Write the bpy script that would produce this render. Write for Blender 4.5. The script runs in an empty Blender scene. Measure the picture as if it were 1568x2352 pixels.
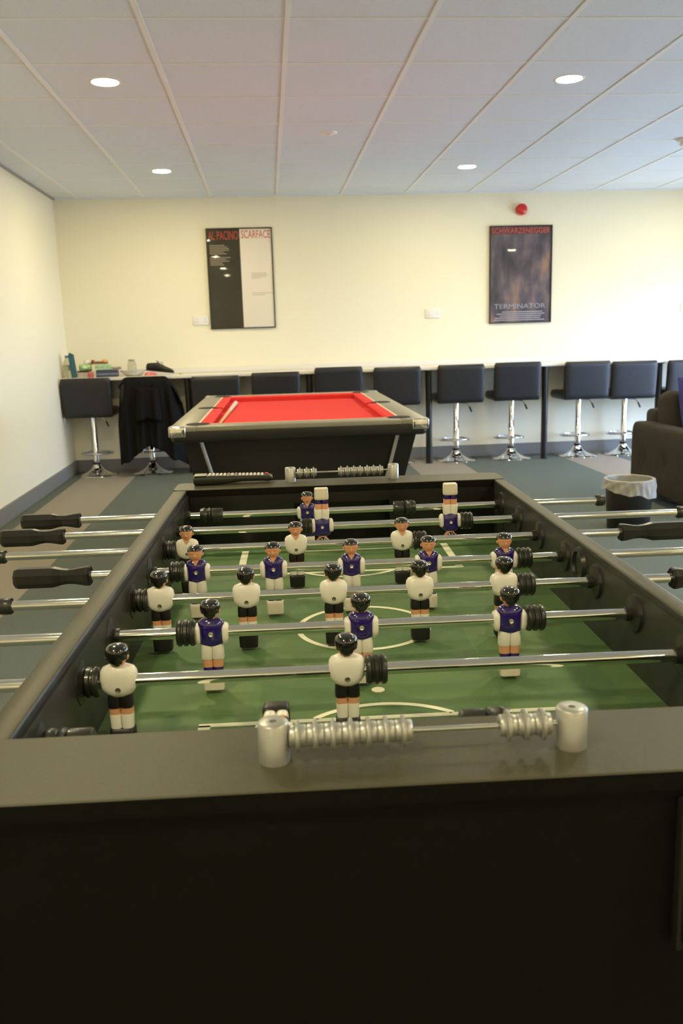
import bpy, bmesh, math, random
from mathutils import Vector, Matrix

random.seed(7)
SC = bpy.context.scene
COL = SC.collection
PI = math.pi

# ------------------------------------------------------------------ camera
FPX, YAW, PITCH, ROLL, CAMZ = 1996.2, -0.0777, 0.2001, -0.0292, 1.2147
cam = bpy.data.cameras.new('camera')
cam.sensor_fit = 'VERTICAL'
cam.sensor_height = 22.3
cam.lens = FPX / 2352.0 * 22.3
cam.clip_start = 0.02
cam.clip_end = 100
cam.dof.use_dof = True
cam.dof.focus_distance = 1.45
cam.dof.aperture_fstop = 6.3
cam_o = bpy.data.objects.new('camera', cam)
COL.objects.link(cam_o)
fwd = Vector((-math.sin(YAW) * math.cos(PITCH), math.cos(YAW) * math.cos(PITCH), -math.sin(PITCH)))
rgt = Vector((math.cos(YAW), math.sin(YAW), 0))
upv = rgt.cross(fwd)
r2 = math.cos(ROLL) * rgt + math.sin(ROLL) * upv
u2 = -math.sin(ROLL) * rgt + math.cos(ROLL) * upv
cam_o.matrix_world = Matrix(((r2.x, u2.x, -fwd.x, 0), (r2.y, u2.y, -fwd.y, 0), (r2.z, u2.z, -fwd.z, CAMZ), (0, 0, 0, 1)))
SC.camera = cam_o

# ------------------------------------------------------------------ world, exposure
LAMP = 465.0                      # radiance of a downlight's diffuser
LAMP_COL = (1.0, 0.87, 0.52)
SKY = 19.0                         # overcast daylight outside the side windows
SKY_COL = (0.46, 0.63, 1.0)
w = bpy.data.worlds.new('overcast_sky')
SC.world = w
w.use_nodes = True
w.node_tree.nodes['Background'].inputs[0].default_value = (*SKY_COL, 1)
w.node_tree.nodes['Background'].inputs[1].default_value = SKY
vs = SC.view_settings
vs.view_transform = 'Standard'
vs.look = 'None'
vs.gamma = 1
vs.use_curve_mapping = False
vs.exposure = 0.0

cy = SC.cycles
cy.max_bounces = 7
cy.diffuse_bounces = 4
cy.glossy_bounces = 4
cy.transmission_bounces = 5
cy.transparent_max_bounces = 8
cy.caustics_refractive = False
cy.adaptive_threshold = 0.05

# ------------------------------------------------------------------ helpers
def mat(name, col, rough=0.5, metal=0.0, spec=0.5, var=0.0, vscale=20.0, bump=0.0, bscale=60.0, coat=0.0,
        trans=0.0, emit=None, estr=0.0, alpha=1.0, col2=None, detail=4.0, ior=1.45):
    m = bpy.data.materials.new(name)
    m.use_nodes = True
    nt = m.node_tree
    b = nt.nodes['Principled BSDF']
    b.inputs['Base Color'].default_value = (*col, 1)
    b.inputs['Roughness'].default_value = rough
    b.inputs['Metallic'].default_value = metal
    b.inputs['Specular IOR Level'].default_value = spec
    b.inputs['Coat Weight'].default_value = coat
    b.inputs['Coat Roughness'].default_value = 0.08
    b.inputs['Transmission Weight'].default_value = trans
    b.inputs['IOR'].default_value = ior
    b.inputs['Alpha'].default_value = alpha
    if emit:
        b.inputs['Emission Color'].default_value = (*emit, 1)
        b.inputs['Emission Strength'].default_value = estr
    if var or bump or col2:
        tc = nt.nodes.new('ShaderNodeTexCoord')
    if var or col2:
        n = nt.nodes.new('ShaderNodeTexNoise')
        n.inputs['Scale'].default_value = vscale
        n.inputs['Detail'].default_value = detail
        nt.links.new(tc.outputs['Object'], n.inputs['Vector'])
        mx = nt.nodes.new('ShaderNodeMix')
        mx.data_type = 'RGBA'
        c2 = col2 if col2 else tuple(max(0, c * (1 - var)) for c in col)
        c1 = col if col2 else tuple(min(1, c * (1 + var)) for c in col)
        mx.inputs[6].default_value = (*c1, 1)
        mx.inputs[7].default_value = (*c2, 1)
        rp = nt.nodes.new('ShaderNodeValToRGB')
        rp.color_ramp.elements[0].position = 0.35
        rp.color_ramp.elements[1].position = 0.65
        nt.links.new(n.outputs['Fac'], rp.inputs['Fac'])
        nt.links.new(rp.outputs['Color'], mx.inputs['Factor'])
        nt.links.new(mx.outputs[2], b.inputs['Base Color'])
    if bump:
        n2 = nt.nodes.new('ShaderNodeTexNoise')
        n2.inputs['Scale'].default_value = bscale
        n2.inputs['Detail'].default_value = 3
        nt.links.new(tc.outputs['Object'], n2.inputs['Vector'])
        bp = nt.nodes.new('ShaderNodeBump')
        bp.inputs['Strength'].default_value = bump
        bp.inputs['Distance'].default_value = 0.004
        nt.links.new(n2.outputs['Fac'], bp.inputs['Height'])
        nt.links.new(bp.outputs['Normal'], b.inputs['Normal'])
    return m


def sheet_glass(name, gloss=0.06):
    m = bpy.data.materials.new(name)
    m.use_nodes = True
    nt = m.node_tree
    nt.nodes.clear()
    out = nt.nodes.new('ShaderNodeOutputMaterial')
    tr = nt.nodes.new('ShaderNodeBsdfTransparent')
    gl = nt.nodes.new('ShaderNodeBsdfGlossy')
    gl.inputs['Roughness'].default_value = 0.02
    mx = nt.nodes.new('ShaderNodeMixShader')
    fr = nt.nodes.new('ShaderNodeLayerWeight')
    fr.inputs['Blend'].default_value = gloss
    nt.links.new(fr.outputs['Fresnel'], mx.inputs[0])
    nt.links.new(tr.outputs[0], mx.inputs[1])
    nt.links.new(gl.outputs[0], mx.inputs[2])
    nt.links.new(mx.outputs[0], out.inputs[0])
    return m


class MB:
    """collects shapes into one mesh"""
    def __init__(self):
        self.bm = bmesh.new()

    def _take(self, other, M=None):
        if M is not None:
            bmesh.ops.transform(other, matrix=M, verts=other.verts)
        me = bpy.data.meshes.new('tmp')
        other.to_mesh(me)
        other.free()
        self.bm.from_mesh(me)
        bpy.data.meshes.remove(me)
        return self

    def box(self, x0, x1, y0, y1, z0, z1, bev=0.0, seg=2, M=None):
        b = bmesh.new()
        bmesh.ops.create_cube(b, size=1)
        for v in b.verts:
            v.co = Vector(((x0 + x1) / 2 + v.co.x * (x1 - x0), (y0 + y1) / 2 + v.co.y * (y1 - y0), (z0 + z1) / 2 + v.co.z * (z1 - z0)))
        if bev:
            bmesh.ops.bevel(b, geom=list(b.edges), offset=bev, segments=seg, profile=0.5, affect='EDGES')
            if seg > 1:
                for f in b.faces:
                    f.smooth = True
        return self._take(b, M)

    def lathe(self, prof, n=24, M=None, smooth=True, closed=False):
        """prof: list of (r, z)"""
        b = bmesh.new()
        rings = []
        for (r, z) in prof:
            if r < 1e-6:
                rings.append([b.verts.new((0, 0, z))])
            else:
                rings.append([b.verts.new((r * math.cos(2 * PI * i / n), r * math.sin(2 * PI * i / n), z)) for i in range(n)])
        pairs = list(zip(rings[:-1], rings[1:]))
        if closed:
            pairs.append((rings[-1], rings[0]))
        for A, B in pairs:
            for i in range(n):
                j = (i + 1) % n
                if len(A) == 1 and len(B) == 1:
                    continue
                if len(A) == 1:
                    f = b.faces.new((A[0], B[j], B[i]))
                elif len(B) == 1:
                    f = b.faces.new((A[i], A[j], B[0]))
                else:
                    f = b.faces.new((A[i], A[j], B[j], B[i]))
                f.smooth = smooth
        bmesh.ops.recalc_face_normals(b, faces=b.faces)
        return self._take(b, M)

    def cyl(self, r, z0, z1, n=20, M=None, r1=None, smooth=True, bev=0.0):
        r1 = r if r1 is None else r1
        if bev:
            p = [(0, z0), (r - bev, z0), (r, z0 + bev), (r1, z1 - bev), (r1 - bev, z1), (0, z1)]
        else:
            p = [(0, z0), (r, z0), (r1, z1), (0, z1)]
        b = bmesh.new()
        bm2 = MB().lathe(p, n, None, False)
        b = bm2.bm
        for f in b.faces:
            f.smooth = smooth and abs(f.normal.z) < 0.9
        return self._take(b, M)

    def rod(self, a, c, r, n=14, r1=None, smooth=True):
        a = Vector(a); c = Vector(c)
        d = c - a
        q = d.to_track_quat('Z', 'Y').to_matrix().to_4x4()
        return self.cyl(r, 0, d.length, n, Matrix.Translation(a) @ q, r1, smooth)

    def tube(self, pts, r, n=10, closed=False):
        pts = [Vector(p) for p in pts]
        b = bmesh.new()
        rings = []
        m = len(pts)
        for i, p in enumerate(pts):
            if closed:
                t = pts[(i + 1) % m] - pts[i - 1]
            else:
                t = pts[min(i + 1, m - 1)] - pts[max(i - 1, 0)]
            q = t.to_track_quat('Z', 'Y')
            rings.append([b.verts.new(p + q @ Vector((r * math.cos(2 * PI * k / n), r * math.sin(2 * PI * k / n), 0))) for k in range(n)])
        pr = list(zip(rings[:-1], rings[1:]))
        if closed:
            pr.append((rings[-1], rings[0]))
        for A, B in pr:
            o = min(range(n), key=lambda s: (A[0].co - B[s].co).length)
            for k in range(n):
                f = b.faces.new((A[k], A[(k + 1) % n], B[(k + 1 + o) % n], B[(k + o) % n]))
                f.smooth = True
        if not closed:
            b.faces.new(rings[0][::-1]); b.faces.new(rings[-1])
        bmesh.ops.recalc_face_normals(b, faces=b.faces)
        return self._take(b)

    def loft(self, secs, n=24, M=None, cap=True, smooth=True):
        """secs: (z, cx, cy, rx, ry, power); superellipse sections stacked in z"""
        b = bmesh.new()
        rings = []
        for (z, cx, cy, rx, ry, p) in secs:
            R = []
            for i in range(n):
                t = 2 * PI * i / n
                c, s = math.cos(t), math.sin(t)
                R.append(b.verts.new((cx + rx * math.copysign(abs(c) ** (2 / p), c), cy + ry * math.copysign(abs(s) ** (2 / p), s), z)))
            rings.append(R)
        for A, B in zip(rings[:-1], rings[1:]):
            for i in range(n):
                j = (i + 1) % n
                f = b.faces.new((A[i], A[j], B[j], B[i]))
                f.smooth = smooth
        if cap:
            b.faces.new(rings[0][::-1]); b.faces.new(rings[-1])
        return self._take(b, M)

    def prism(self, poly, y0, y1, M=None):
        """poly in (x, z), extruded along y"""
        b = bmesh.new()
        A = [b.verts.new((x, y0, z)) for x, z in poly]
        B = [b.verts.new((x, y1, z)) for x, z in poly]
        k = len(poly)
        b.faces.new(A); b.faces.new(B[::-1])
        for i in range(k):
            b.faces.new((A[i], B[i], B[(i + 1) % k], A[(i + 1) % k]))
        bmesh.ops.recalc_face_normals(b, faces=b.faces)
        return self._take(b, M)

    def hexa(self, lo, hi):
        """frustum: lo, hi = (x0,x1,y0,y1,z)"""
        b = bmesh.new()
        V = []
        for (x0, x1, y0, y1, z) in (lo, hi):
            V.append([b.verts.new(c) for c in ((x0, y0, z), (x1, y0, z), (x1, y1, z), (x0, y1, z))])
        A, B = V
        b.faces.new(A[::-1]); b.faces.new(B)
        for i in range(4):
            j = (i + 1) % 4
            b.faces.new((A[i], A[j], B[j], B[i]))
        return self._take(b)

    def grid(self, fn, nu, nv, smooth=True):
        b = bmesh.new()
        V = [[b.verts.new(fn(i / nu, j / nv)) for j in range(nv + 1)] for i in range(nu + 1)]
        for i in range(nu):
            for j in range(nv):
                f = b.faces.new((V[i][j], V[i + 1][j], V[i + 1][j + 1], V[i][j + 1]))
                f.smooth = smooth
        return self._take(b)

    def pillow(self, wx, wz, d, c=(0, 0, 0), n=14, M=None, puff=0.55):
        """cushion standing in x-z, thickness along y"""
        b = bmesh.new()
        def th(u, v):
            return (max(0, (1 - abs(u) ** 3.0)) * max(0, (1 - abs(v) ** 3.0))) ** puff
        for s in (-1, 1):
            V = []
            for i in range(n + 1):
                row = []
                for j in range(n + 1):
                    u, v = -1 + 2 * i / n, -1 + 2 * j / n
                    k = 1 - 0.05 * (u * u * v * v) - 0.03 * (1 - abs(u)) * (abs(v) > 0.99) - 0.03 * (1 - abs(v)) * (abs(u) > 0.99)
                    row.append(b.verts.new((c[0] + u * wx / 2 * k, c[1] + s * d / 2 * th(u, v), c[2] + v * wz / 2 * k)))
                V.append(row)
            for i in range(n):
                for j in range(n):
                    q = (V[i][j], V[i + 1][j], V[i + 1][j + 1], V[i][j + 1])
                    f = b.faces.new(q if s < 0 else q[::-1])
                    f.smooth = True
        bmesh.ops.remove_doubles(b, verts=b.verts, dist=1e-5)
        return self._take(b, M)

    def mesh(self, name):
        for e_ in self.bm.edges:
            if len(e_.link_faces) == 2 and e_.calc_face_angle(0) > 0.85:
                e_.smooth = False
        me = bpy.data.meshes.new(name)
        self.bm.to_mesh(me)
        self.bm.free()
        return me

    def build(self, name, m, parent=None, topmat=False):
        me = self.mesh(name)
        if topmat:                       # second material on every face that looks up
            for p in me.polygons:
                p.material_index = 1 if p.normal.z > 0.6 else 0
        for x in (m if isinstance(m, (list, tuple)) else [m]):
            me.materials.append(x)
        o = bpy.data.objects.new(name, me)
        COL.objects.link(o)
        if parent is not None:
            o.parent = parent
        return o


def tag(o, label=None, cat=None, group=None, kind=None):
    for k, v in (('label', label), ('category', cat), ('group', group), ('kind', kind)):
        if v:
            o[k] = v
    return o


def empty(name, loc, rz=0.0, label=None, cat=None, group=None):
    o = bpy.data.objects.new(name, None)
    COL.objects.link(o)
    o.location = loc
    o.rotation_euler = (0, 0, rz)
    o.empty_display_size = 0.1
    return tag(o, label, cat, group)


def inst(me, name, parent, loc=(0, 0, 0), rot=(0, 0, 0)):
    o = bpy.data.objects.new(name, me)
    COL.objects.link(o)
    o.parent = parent
    o.location = loc
    o.rotation_euler = rot
    return o


def copy_tree(o, parent=None):
    c = o.copy()
    COL.objects.link(c)
    c.parent = parent
    for ch in list(o.children):
        copy_tree(ch, c)
    return c


RX = lambda a: Matrix.Rotation(a, 4, 'X')
RY = lambda a: Matrix.Rotation(a, 4, 'Y')
RZ = lambda a: Matrix.Rotation(a, 4, 'Z')
TR = lambda x, y, z: Matrix.Translation((x, y, z))


def lettering(txt, x0, x1, z0, z1, y, m, parent, name='lettering', depth=0.0008):
    """flat letters on a wall that faces -y, fitted to the box x0..x1, z0..z1"""
    cu = bpy.data.curves.new('t', 'FONT')
    cu.body = txt
    cu.size = 1
    cu.resolution_u = 3
    t = bpy.data.objects.new('t', cu)
    COL.objects.link(t)
    bpy.context.view_layer.update()
    me = bpy.data.meshes.new_from_object(t.evaluated_get(bpy.context.evaluated_depsgraph_get()))
    bpy.data.objects.remove(t)
    bpy.data.curves.remove(cu)
    b = bmesh.new()
    b.from_mesh(me)
    bpy.data.meshes.remove(me)
    ax = min(v.co.x for v in b.verts); bx = max(v.co.x for v in b.verts)
    ay = min(v.co.y for v in b.verts); by = max(v.co.y for v in b.verts)
    for v in b.verts:
        v.co = Vector((x0 + (v.co.x - ax) / (bx - ax) * (x1 - x0), y, z0 + (v.co.y - ay) / (by - ay) * (z1 - z0)))
    ext = bmesh.ops.extrude_face_region(b, geom=list(b.faces))
    for v in [e for e in ext['geom'] if isinstance(e, bmesh.types.BMVert)]:
        v.co.y -= depth
    bmesh.ops.recalc_face_normals(b, faces=b.faces)
    mb = MB()
    mb._take(b)
    return mb.build(name, m, parent)


# ------------------------------------------------------------------ materials
M = {}
M['wall'] = mat('wall_paint', (0.86, 0.805, 0.61), 0.6, spec=0.3, bump=0.05, bscale=150)
M['tile'] = mat('ceiling_tile', (0.74, 0.79, 0.84), 0.9, spec=0.1, var=0.06, vscale=260, bump=0.25, bscale=300)
M['tbar'] = mat('grid_metal', (0.80, 0.81, 0.80), 0.45)
M['carpet_d'] = mat('carpet_dark', (0.128, 0.150, 0.130), 0.95, spec=0.1, var=0.35, vscale=330, bump=0.6, bscale=400)
M['carpet_l'] = mat('carpet_light', (0.30, 0.265, 0.215), 0.95, spec=0.1, var=0.25, vscale=330, bump=0.6, bscale=400)
M['screed'] = mat('screed', (0.2, 0.2, 0.19), 0.9)
M['skirt'] = mat('skirting_paint', (0.20, 0.195, 0.18), 0.5)
M['white'] = mat('white_plastic', (0.82, 0.80, 0.76), 0.35)
M['frame_w'] = mat('window_frame_white', (0.8, 0.8, 0.8), 0.35)
M['chrome'] = mat('chrome', (0.80, 0.79, 0.77), 0.07, metal=1.0)
M['chrome_s'] = mat('satin_chrome', (0.72, 0.70, 0.66), 0.22, metal=1.0)
M['alu'] = mat('brushed_aluminium', (0.42, 0.415, 0.40), 0.36, metal=0.6, var=0.04, vscale=90)
M['vinyl'] = mat('black_vinyl', (0.016, 0.016, 0.017), 0.42, bump=0.12, bscale=220)
M['blackp'] = mat('black_plastic', (0.014, 0.014, 0.013), 0.32)
M['rubber'] = mat('black_rubber', (0.017, 0.018, 0.015), 0.38, coat=0.2)
M['blackl'] = mat('black_laminate', (0.0035, 0.0035, 0.003), 0.6, spec=0.15, bump=0.08, bscale=400)
M['rail'] = mat('charcoal_laminate', (0.062, 0.058, 0.036), 0.45, spec=0.3, var=0.07, vscale=500, bump=0.06, bscale=600)
M['inner'] = mat('inner_wall_laminate', (0.026, 0.027, 0.025), 0.38, bump=0.05, bscale=500)
M['gloss_in'] = mat('end_wall_laminate', (0.010, 0.010, 0.009), 0.3)
M['line'] = mat('pitch_line', (0.80, 0.78, 0.60), 0.5)
M['whitep'] = mat('player_white', (0.74, 0.70, 0.64), 0.3, coat=0.15)
M['cream'] = mat('player_cream', (0.70, 0.63, 0.53), 0.35)
M['blue'] = mat('player_purple_blue', (0.020, 0.008, 0.135), 0.12, coat=0.8)
M['skin'] = mat('player_skin', (0.66, 0.32, 0.175), 0.4)
M['hair'] = mat('player_black_gloss', (0.010, 0.010, 0.010), 0.16, coat=0.7)
M['blackm'] = mat('player_black', (0.012, 0.011, 0.011), 0.4)
M['screw'] = mat('screw_brass', (0.70, 0.66, 0.42), 0.3, metal=0.7)
M['screwd'] = mat('screw_dark', (0.16, 0.17, 0.15), 0.35, metal=0.6)
M['red_cloth'] = mat('red_cloth', (0.74, 0.058, 0.055), 0.9, spec=0.15, var=0.05, vscale=400, bump=0.2, bscale=700)
M['pooltop'] = mat('grey_table_laminate', (0.24, 0.225, 0.165), 0.40, spec=0.35)
M['strip'] = mat('pale_trim', (0.75, 0.64, 0.48), 0.4)
M['poolblk'] = mat('pool_black', (0.013, 0.013, 0.012), 0.35)
M['pocket'] = mat('pocket_black', (0.006, 0.006, 0.006), 0.8)
M['wood'] = mat('ash_wood', (0.66, 0.42, 0.20), 0.35, coat=0.4, col2=(0.55, 0.33, 0.14), vscale=12)
M['counter'] = mat('counter_laminate', (0.80, 0.77, 0.71), 0.35)
M['sofa'] = mat('sofa_fabric', (0.046, 0.040, 0.030), 0.85, spec=0.25, var=0.2, vscale=200, bump=0.4, bscale=500)
M['velvet'] = mat('indigo_velvet', (0.030, 0.030, 0.17), 0.75, var=0.3, vscale=40, bump=0.2)
M['coat'] = mat('black_coat_cloth', (0.008, 0.008, 0.0075), 0.9, spec=0.15)
M['glass'] = sheet_glass('sheet_glass', 0.15)
M['pane'] = sheet_glass('window_glass', 0.05)
M['liner'] = mat('clear_liner', (0.86, 0.82, 0.72), 0.3, alpha=0.36, spec=0.6)
M['red'] = mat('signal_red', (0.60, 0.022, 0.018), 0.25, coat=0.4)
M['lamp'] = mat('lamp_diffuser', (0.9, 0.9, 0.85), 0.5, emit=LAMP_COL, estr=LAMP)

# playing field: green print with faint mown bands
def field_mat():
    m = bpy.data.materials.new('green_playfield')
    m.use_nodes = True
    nt = m.node_tree
    b = nt.nodes['Principled BSDF']
    b.inputs['Roughness'].default_value = 0.62
    tc = nt.nodes.new('ShaderNodeTexCoord')
    ch = nt.nodes.new('ShaderNodeTexChecker')
    ch.inputs['Scale'].default_value = 6.7
    ch.inputs['Color1'].default_value = (0.105, 0.190, 0.062, 1)
    ch.inputs['Color2'].default_value = (0.085, 0.168, 0.058, 1)
    nt.links.new(tc.outputs['Object'], ch.inputs['Vector'])
    n = nt.nodes.new('ShaderNodeTexNoise')
    n.inputs['Scale'].default_value = 9
    nt.links.new(tc.outputs['Object'], n.inputs['Vector'])
    mx = nt.nodes.new('ShaderNodeMix')
    mx.data_type = 'RGBA'
    mx.blend_type = 'MULTIPLY'
    mx.inputs['Factor'].default_value = 0.25
    nt.links.new(ch.outputs['Color'], mx.inputs[6])
    nt.links.new(n.outputs['Fac'], mx.inputs[7])
    nt.links.new(mx.outputs[2], b.inputs['Base Color'])
    return m
M['field'] = field_mat()

# ================================================================== THE ROOM
XL, XR, YB, YF, H = -1.880, 5.00, 8.466, -2.60, 2.5024
GX, GY = -0.4578, 3.9135          # ceiling grid origin

def struct(o):
    o['kind'] = 'structure'
    return o

fl = struct(MB().box(XL - .15, XR + .15, YF - .15, YB + .15, -0.20, -0.006).build('floor', M['screed']))
# bands of carpet tile: one light band, two dark ones
starts = [(-1.765, 'l'), (-1.265, 'd'), (-0.235, 'l'), (0.265, 'd'), (1.29, 'l'), (1.79, 'd'), (2.80, 'l'), (3.30, 'd'), (4.32, 'l'), (4.82, 'd')]
cuts = [(XL, 'd')] + starts + [(XR, None)]
for (a, kd), (b, _) in zip(cuts[:-1], cuts[1:]):
    MB().box(a + 0.0006, b - 0.0006, YF, YB, -0.006, 0.0).build('carpet_strip', M['carpet_l'] if kd == 'l' else M['carpet_d'], fl)

wb = struct(MB().box(XL - .15, XR + .15, YB, YB + .15, -0.006, H + .12).build('wall_back', M['wall']))
wl = struct(MB().box(XL - .15, XL, YF - .15, YB, -0.006, H + .12).build('wall_left', M['wall']))
wf = struct(MB().box(XL, XR + .15, YF - .15, YF, -0.006, H + .12).build('wall_front', M['wall']))
# window wall, two glazed openings
WY = [(2.6, 4.4), (4.9, 8.2)]
WZ = (0.05, 1.60)
mb = MB()
mb.box(XR, XR + .15, YF, YB, -0.006, WZ[0]).box(XR, XR + .15, YF, YB, WZ[1], H + .12)
ys = [YF] + [v for p in WY for v in p] + [YB]
for i in range(0, len(ys), 2):
    mb.box(XR, XR + .15, ys[i], ys[i + 1], WZ[0], WZ[1])
struct(mb.build('wall_right', M['wall']))
for i, (a, b) in enumerate(WY):
    wo = struct(empty('window_%d' % (i + 1), (XR + .06, (a + b) / 2, WZ[0])))
    hw = (b - a) / 2
    hh = WZ[1] - WZ[0]
    f = MB().box(-.03, .03, -hw, hw, 0, .06).box(-.03, .03, -hw, hw, hh - .06, hh).box(-.03, .03, -hw, -hw + .06, .06, hh - .06).box(-.03, .03, hw - .06, hw, .06, hh - .06).box(-.03, .03, -.03, .03, .06, hh - .06)
    f.build('window_frame', M['frame_w'], wo)
    for s in (-1, 1):
        MB().box(-.004, .004, min(s * .03, s * (hw - .06)), max(s * .03, s * (hw - .06)), .06, hh - .06).build('pane', M['pane'], wo)
struct(MB().box(XR + .15, XR + 25, -12, 22, -.30, -.12).build('added_ground_outside', mat('bounce_ground', (.58, .52, .42), .9, var=.1, vscale=3)))  # unseen ground slab, added to cut and warm daylight bouncing up to the ceiling
BH = 0.115
struct(MB().box(XL + .018, XR, YB - .018, YB, 0, BH, .003, 1).build('baseboard_back', M['skirt']))
struct(MB().box(XL, XL + .018, YF, YB, 0, BH, .003, 1).build('baseboard_left', M['skirt']))

# ceiling: slab, lay-in tiles, runners
ce = struct(MB().box(XL, XR, YF, YB, H + .03, H + .12).build('ceiling', M['tbar']))
xs = [XL] + [GX + .6 * i for i in range(-2, 11) if XL + .02 < GX + .6 * i < XR] + [XR]
yr = [YF] + [GY + .6 * j for j in range(-11, 8) if YF + .02 < GY + .6 * j < YB] + [YB]
tile_me = {}
for i in range(len(xs) - 1):
    for j in range(len(yr) - 1):
        sx, sy = xs[i + 1] - xs[i] - .014, yr[j + 1] - yr[j] - .010
        key = (round(sx, 4), round(sy, 4))
        if key not in tile_me:
            q = MB().box(-sx / 2, sx / 2, -sy / 2, sy / 2, .001, .014, .003, 1)
            tile_me[key] = q.mesh('ceiling_tile')
            tile_me[key].materials.append(M['tile'])
        inst(tile_me[key], 'ceiling_tile', ce, ((xs[i] + xs[i + 1]) / 2, (yr[j] + yr[j + 1]) / 2, H))
for v in xs[1:-1]:
    MB().box(v - .012, v + .012, YF, YB, H - .004, H + .03).build('grid_runner', M['tbar'], ce)
for v in yr[1:-1]:
    MB().box(XL, XR, v - .0085, v + .0085, H - .0022, H + .03).build('cross_tee', M['tbar'], ce)
struct(MB().box(XL, XL + .022, YF, YB, H - .012, H + .002).build('trim_1', mat('edge_trim_grey', (.33, .32, .30), .5)))
struct(MB().box(XL + .022, XR, YB - .022, YB, H - .012, H + .002).build('trim_2', M['tbar']))

# downlights
def downlight(x, y):
    lb = {(-1, 7): 'round recessed downlight glowing warm white, in front of the two-tone poster', (2, 7): 'round recessed downlight glowing warm white, in front of the dusky poster and red alarm',
          (-1, 5): 'round recessed downlight glowing warm white, over the cue side of the pool table', (2, 5): 'round recessed downlight glowing warm white, over the carpet between pool table and sofa'}
    e = empty('ceiling_downlight', (x, y, H), 0, lb.get((round(x), round(y)), 'round recessed downlight glowing warm white, over the rest of the room'), 'ceiling light', 'recessed ceiling downlights')
    MB().lathe([(.066, -.001), (.080, -.0015), (.083, .001), (.083, .010), (.066, .010)], 36, closed=True).build('bezel', M['white'], e)
    MB().lathe([(0, -.0012), (.066, -.0005)], 20).build('diffuser', M['lamp'], e)
for y in (7.2135, 4.8135, 2.4135, 0.0135, -1.8):
    for x in (-.7578, 1.6422, 4.0422):
        downlight(x, y)

# ceiling sensors
e = empty('motion_sensor', (.455, 5.98, H), 0, 'flat white round motion sensor on the ceiling tile', 'sensor')
MB().lathe([(0, -.012), (.022, -.012), (.030, -.008), (.052, -.006), (.056, .002), (0, .002)], 28).build('housing', M['white'], e)
MB().lathe([(0, -.020), (.012, -.018), (.020, -.012), (0, -.011)], 20).build('lens', M['frame_w'], e)
e = empty('smoke_detector', (2.975, 6.27, H), 0, 'white domed smoke detector on the ceiling with dark vents', 'smoke detector')
MB().lathe([(0, -.020), (.045, -.020), (.054, -.012), (.056, .002), (0, .002)], 28).build('base', M['white'], e)
MB().lathe([(0, -.052), (.022, -.050), (.030, -.044), (.032, -.036), (.026, -.034), (.026, -.020), (0, -.020)], 28).build('chamber', M['white'], e)

# ================================================================== FOOSBALL TABLE
ANG = math.radians(-1.84882)
UC, VC = 0.0870, 1.281
ca, sa = math.cos(ANG), math.sin(ANG)
def FW(u, v, z=0.0):
    return (ca * u - sa * v, sa * u + ca * v, z)
def FL(u, v):
    return u - UC, v - VC
TZ, PZ, RZH = 0.8947, 0.772, 0.852
LO, LI, RI, RO = -.2791, -.2506, .4247, .4480
NO, NI, FI, FO = .5756, .6835, 1.8785, 1.9726
ft = empty('foosball_table', FW(UC, VC), ANG, 'black football table with green pitch and dark grey top rails', 'football table')
def fbox(mb, u0, u1, v0, v1, z0, z1, bev=0, seg=2):
    return mb.box(u0 - UC, u1 - UC, v0 - VC, v1 - VC, z0, z1, bev, seg)
BZ = .54
# side boards with their top rails
for (o_, i_, bo) in ((LO, LI, -.2475), (RO, RI, .4280)):
    s = fbox(MB(), min(bo, i_), max(bo, i_), NI, FI, BZ, TZ - .012).build('side_board', M['inner'], ft)
    fbox(MB(), min(o_, i_), max(o_, i_), NI - .001, FI + .001, TZ - .014, TZ - .0012, .0025, 2).build('top_rail', [M['inner'], M['rail']], s, True)
# body skins below the rail (outer sides)
for (a, b) in ((-.2475, -.2405), (.4150, .4275)):
    fbox(MB(), a, b, .5855, 1.9626, BZ - .02, PZ - .03).build('side_skirt', M['blackl'], ft)
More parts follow.
